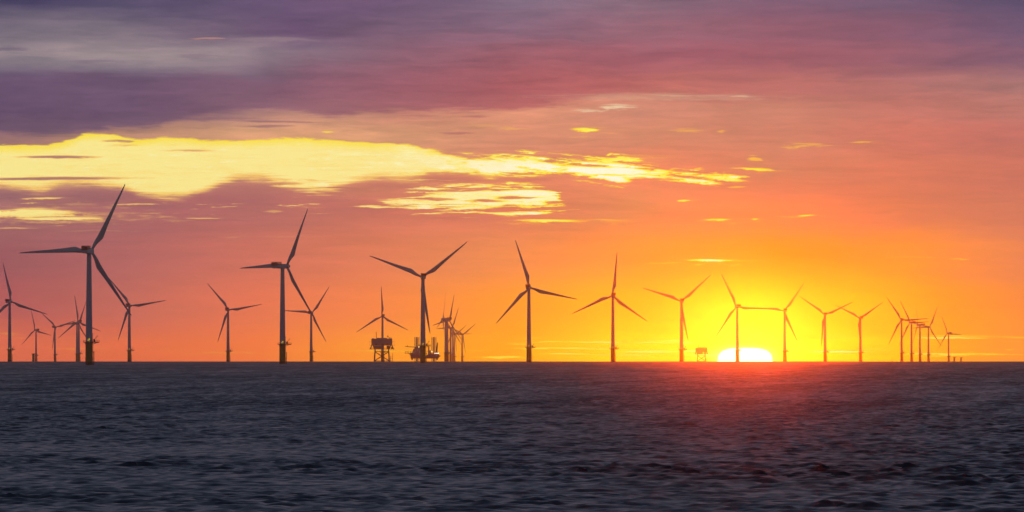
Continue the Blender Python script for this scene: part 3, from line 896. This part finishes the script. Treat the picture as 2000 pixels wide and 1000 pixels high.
# ------------------------------------------------------------------ transformer platform (twice: near and far)
def substation():
    r = thing('transformer_platform', (0, 0, 0), '', 'platform', 'transformer platforms on lattice legs')
    XL, YL = 11.0, 9.0
    top, bot = 20.0, -22.0
    legs = []
    for sx in (-1, 1):
        for sy in (-1, 1):
            spread = 1.0 + (top) * 0.012
            a = Vector((sx * (XL + 1.7), sy * (YL + 1.5), -6)); b_ = Vector((sx * XL, sy * YL, top))
            MB().rod(a + (a - b_) * 0.5, b_, 1.0, 0.85, n=14).build('leg', 'dark', r, 40)
            legs.append((a, b_))

    def at(i, z):
        a, b_ = legs[i]; f = (z - a.z) / (b_.z - a.z); return a + (b_ - a) * f
    m = MB()
    for i, j in ((0, 2), (1, 3), (0, 1), (2, 3)):
        for z in (16.6, 1.0): m.rod(at(i, z), at(j, z), 0.5)
        for za, zb in ((1.0, 16.0),):
            mid = (at(i, (za + zb) / 2) + at(j, (za + zb) / 2)) * 0.5
            m.rod(at(i, za), at(j, zb), 0.62); m.rod(at(j, za), at(i, zb), 0.62)
        k0 = (at(i, 16.0) + at(j, 16.0)) * .5
    m.build('bracing', 'dark', r)
    # side ladder tower
    m = MB()
    for x in (14.2, 17.8): m.rod((x, 5, -8), (x, 5, 13.5 if x > 15 else 9), 0.3)
    for z in (1, 5, 9): m.rod((13.0, 5, z), (17.8, 5, z), 0.2)
    m.rod((14.2, 5, 1), (17.8, 5, 5), .15); m.rod((14.2, 5, 5), (17.8, 5, 9), .15)
    m.build('boat_landing', 'dark', r)
    # cellar deck with its trusses and railing
    m = MB().box((0, 0, 20.5), (41, 26, 0.8))
    for x in (-18.5, -12, 12, 18.5):
        for y in (-11, 11): m.rod((x, y, 20.9), (x * (0.9 if abs(x) > 15 else 1.2), y, 26.6), 0.65)
    for y in (-12.6, 12.6):
        for z in (22.0, 23.0): m.rod((-20, y, z), (20, y, z), 0.12)
    m.build('cellar_deck', 'dark', r)
    MB().box((-5, 0, 23.55), (17, 18, 5.2), None, .2).build('transformer', 'module', r)
    MB().box((10.2, 2, 23.5), (4.6, 12, 5.1), None, .2).build('cooler', 'module', r)
    MB().rod((16, 8, 20.9), (16, 8, 24), 0.9).build('water_tank', 'module', r, 40)
    # main module
    m = MB().box((0, 0, 31.8), (34, 22, 11.0), None, 0.6)
    m.box((0.0, 0, 38.0), (17, 16, 1.5), None, .3); m.box((-14.2, 0, 37.5), (4, 18, 0.9)); m.box((14.6, 0, 37.5), (4.4, 18, 1.3))
    for i in range(13): m.box((-15.6 + i * 2.6, -11.1, 31.8), (0.25, 0.3, 10.4))
    mod = m.build('module', 'module', r)
    m = MB()
    for x in (-9, 1.5, 9.5): m.box((x, -11.15, 28.0), (3.4, 0.24, 3.0))
    m.build('louvre_panel', 'dark', mod)
    # side walkways, mast, dish, deck crane
    m = MB()
    for sx, z, w in ((-1, 32.0, 3.2), (1, 32.0, 3.2), (-1, 26.6, 3.0), (1, 26.6, 4.4)):
        m.box((sx * (17 + w / 2), 0, z), (w, 18, 0.35))
        for y in (-9, 0, 9):
            m.rod((sx * (17 + w - .1), y, z), (sx * (17 + w - .1), y, z + 1.2), 0.1)
        m.rod((sx * (17 + w - .1), -9, z + 1.2), (sx * (17 + w - .1), 9, z + 1.2), 0.1)
    m.build('walkway', 'dark', r)
    m = MB()
    for dx, dy in ((-.5, -.5), (.5, -.5), (0, .6)): m.rod((-9 + dx, dy, 37.2), (-9 + dx * .4, dy * .4, 46), 0.16)
    for i in range(5): m.rod((-9.5, -.5, 38 + i * 1.7), (-8.6, .5, 39.4 + i * 1.7), .1)
    m.rod((-9, 0, 46), (-9.0, 0, 48.2), .12)
    m.lathe([(0.1, 0), (0.8, .3), (1.2, .9)], 12, (-9.6, -0.5, 46.3)); m.box((-8.6, 0, 48.0), (1.0, 1.0, .9))
    m.build('mast', 'dark', r)
    m = MB().rod((10.2, 0, 37.2), (10.2, 0, 41.0), .4); m.lathe([(.2, -.9), (1.2, -.5), (1.5, .3), (.9, 1.0), (.2, 1.2)], 14, (9.8, 0, 41.4))
    m.build('radar_dome', 'dark', r, 40)
    m = MB().rod((12.4, -4, 37.4), (12.4, -4, 39.4), .5); m.rod((12.4, -4, 39.2), (16, -6, 40.2), .25)
    m.build('deck_crane', 'dark', r)
    return r


sub = substation()
sub.location = place(745.8, 9600); sub['label'] = 'large dark transformer platform on lattice legs in front of a turbine'
s2 = copy_tree(sub)
s2.location = place(1370, 12200); s2.scale = (0.70, 0.70, 0.76); s2['label'] = 'small orange-hazed transformer platform beside the setting sun'


# ------------------------------------------------------------------ jack-up barge
def barge():
    r = thing('jack_up_barge', place(827, 11000), 'jack-up barge standing on lattice legs behind the tall V-bladed turbine', 'barge')
    k = 0.962                       # metres per photo pixel at its distance
    fx = lambda x: (x - 827) * k
    fz = lambda y: (705.2 - y) * k
    m = MB().prism([(fx(802.5), fz(699.5)), (fx(855.5), fz(699.5)), (fx(860.5), fz(694)), (fx(858), fz(693.0)), (fx(857), fz(690.8)), (fx(841), fz(689.2)), (fx(838), fz(690)), (fx(832), fz(694)), (fx(820), fz(694)), (fx(801), fz(689.5))], -14, 14)
    m.build('hull', 'hull', r)
    m = MB().prism([(fx(801), fz(689.6)), (fx(820.5), fz(693.9)), (fx(831), fz(693.9)), (fx(829), fz(680)), (fx(822), fz(675.2)), (fx(818), fz(675.2)), (fx(813), fz(677)), (fx(811), fz(680)), (fx(807), fz(681)), (fx(806), fz(687))], -9, 9)
    house = m.build('deckhouse', 'house', r)
    m = MB()
    for x, y in ((811, 684.6), (815.5, 682.6), (820, 686.5), (816.8, 681), (808.5, 688)):
        m.box((fx(x), -9.1, fz(y)), (1.0, .3, .7))
    m.build('porthole', 'lamp_dim', house)
    m = MB().box((fx(837.3), 0, fz(684)), (2.4, 8, 14)); m.box((fx(840), -3, fz(686.5)), (3.5, 7, 5.5)); m.box((fx(834), 2, fz(685.2)), (7.5, 5, .9)); m.rod((fx(837.4), 0, fz(682)), (fx(837.0), 0, fz(674)), .8, .5)
    m.rod((fx(843.5), 3, fz(690)), (fx(843.5), 3, fz(683)), .5)
    m.build('winch_house', 'house', r)
    # helideck on the stern
    m = MB().lathe([(8.6, fz(689.4)), (8.9, fz(689.0)), (8.9, fz(688.4))], 10, (fx(799.5), 0, 0))
    for y in (-4, 4): m.rod((fx(798), y, fz(689)), (fx(803), y, fz(694)), .4)
    for i in range(10):
        a = i * math.pi / 5
        m.rod((fx(799.5) + 8 * math.cos(a), 8 * math.sin(a), fz(688.4)), (fx(799.5) + 8 * math.cos(a), 8 * math.sin(a), fz(685.6)), .16)
        a2 = a + math.pi / 5
        m.rod((fx(799.5) + 8 * math.cos(a), 8 * math.sin(a), fz(685.6)), (fx(799.5) + 8 * math.cos(a2), 8 * math.sin(a2), fz(685.6)), .22)
    m.build('helideck', 'dark', r)
    # lattice legs: three chords with bays of diagonals
    for x, y in ((814.3, -6), (847.5, -6), (814.3, 8), (847.5, 8)):
        m = MB()
        ch = [Vector((fx(x) + 4.0 * c, y + 4.0 * s_, 0)) for c, s_ in ((-1, -1), (1, -1), (1, 1), (-1, 1))]
        zt = fz(657)
        for c in ch: m.rod(c + Vector((0, 0, -30)), c + Vector((0, 0, zt)), .36)
        z = -6.0
        while z < zt - 2:
            for i in range(4):
                a, b_ = ch[i], ch[(i + 1) % 4]
                mid = (a + b_) * .5
                m.rod(a + Vector((0, 0, z)), b_ + Vector((0, 0, z)), .16, n=5)
                m.rod(a + Vector((0, 0, z)), mid + Vector((0, 0, z + 2.9)), .16, n=5); m.rod(b_ + Vector((0, 0, z)), mid + Vector((0, 0, z + 2.9)), .16, n=5)
            z += 2.9
        m.rod((fx(x), y, -30), (fx(x), y, zt - 0.8), 1.25, n=12)       # rack column
        m.build('lattice_leg', 'steel', r)
    # main crane, boom laid out over the stern
    m = MB()
    a, b_ = Vector((fx(812), -4, fz(677.5))), Vector((fx(790.8), -4, fz(675.6)))
    for dy in (-.9, .9):
        for dz in (-.8, .8): m.rod(a + Vector((0, dy, dz)), b_ + Vector((0, dy * .3, dz * .3)), .22)
    for i in range(12):
        p = a + (b_ - a) * (i / 12); q = a + (b_ - a) * ((i + 1) / 12)
        s_ = 1 - .7 * i / 12
        m.rod(p + Vector((0, -.9 * s_, -.8 * s_)), q + Vector((0, -.9 * s_, .8 * s_)), .13, n=5); m.rod(p + Vector((0, .9 * s_, .8 * s_)), q + Vector((0, .9 * s_, -.8 * s_)), .13, n=5)
    m.box((fx(796), -4, fz(674.8)), (1.8, 1.2, 1.2)); m.box(a + Vector((0, 0, -1)), (3.2, 3, 4))
    for x in (790.8, 795.4): m.rod((fx(x), -4, fz(675.8)), (fx(x), -4, fz(685)), .09, n=5)
    m.build('stern_crane', 'dark', r)
    m = MB()
    p0, p1 = Vector((fx(852.2), 0, fz(689))), Vector((fx(854.6), 0, fz(668.6)))
    for dy in (-1.2, 1.2):
        for dx in (-1.7, 1.7): m.rod(p0 + Vector((dx, dy, 0)), p1 + Vector((dx * .25, dy * .3, 0)), .38)
    for i in range(9):
        f, g = i / 9, (i + 1) / 9
        for sgn in (-1, 1):
            m.rod(p0.lerp(p1, f) + Vector((sgn * 1.7 * (1 - .75 * f), -1.2, 0)), p0.lerp(p1, g) + Vector((-sgn * 1.7 * (1 - .75 * g), -1.2, 0)), .22, n=5)
    m.loft([[(p0.x - 1.7, 0, p0.z), (p0.x + 1.7, -.3, p0.z), (p0.x + 1.7, .3, p0.z)], [(p1.x - .4, 0, p1.z), (p1.x + .4, -.2, p1.z), (p1.x + .4, .2, p1.z)]])
    m.box(p0 + Vector((0, 0, -.6)), (5, 4, 2.4)); m.box(p1, (1.8, .8, .9))
    m.build('bow_crane', 'dark', r)
    m = MB()
    for x, y in ((805, 701), (805.2, 700.4), (854, 700.6)): m.box((fx(x), -4, fz(y)), (2.6, 3, 2.6))
    m.build('thruster', 'dark', r)
    for x, y, s_, mt in ((818.3, 676.6, 1.7, 'lamp_warm'), (843.6, 685.6, 1.8, 'lamp_warm'), (850, 689, 1.1, 'lamp_white'), (853.4, 688.9, 1.3, 'lamp_white'), (856.3, 689, 1.1, 'lamp_white')):
        MB().rod((fx(x), -14.3, fz(y)), (fx(x), -15.0, fz(y) - .15), s_ * .42, s_ * .62, n=12).rod((fx(x), -14.3, fz(y)), (fx(x), -13.2, fz(y) - .4), .12).build('floodlight', mt, r)
    return r


barge()

# ------------------------------------------------------------------ haze: even, thin air round the whole scene
HAZE_DENSITY, HAZE_G = 2.2e-5, 0.988
m = MB().box((0, 0, 55), (43000, 43000, 220))
hz_mat = bpy.data.materials.new('haze_air'); hz_mat.use_nodes = True
t = hz_mat.node_tree; t.nodes.clear()
o_ = t.nodes.new('ShaderNodeOutputMaterial'); pv = t.nodes.new('ShaderNodeVolumePrincipled')
pv.inputs['Color'].default_value = (1.0, 0.97, 0.94, 1)
pv.inputs['Density'].default_value = HAZE_DENSITY
pv.inputs['Anisotropy'].default_value = HAZE_G
t.links.new(pv.outputs[0], o_.inputs['Volume'])
hz_mat.cycles.homogeneous_volume = True
M['haze'] = hz_mat
hz = m.build('haze', 'haze')
tag(hz, 'thin warm sea haze filling the air', 'haze', kind='stuff')
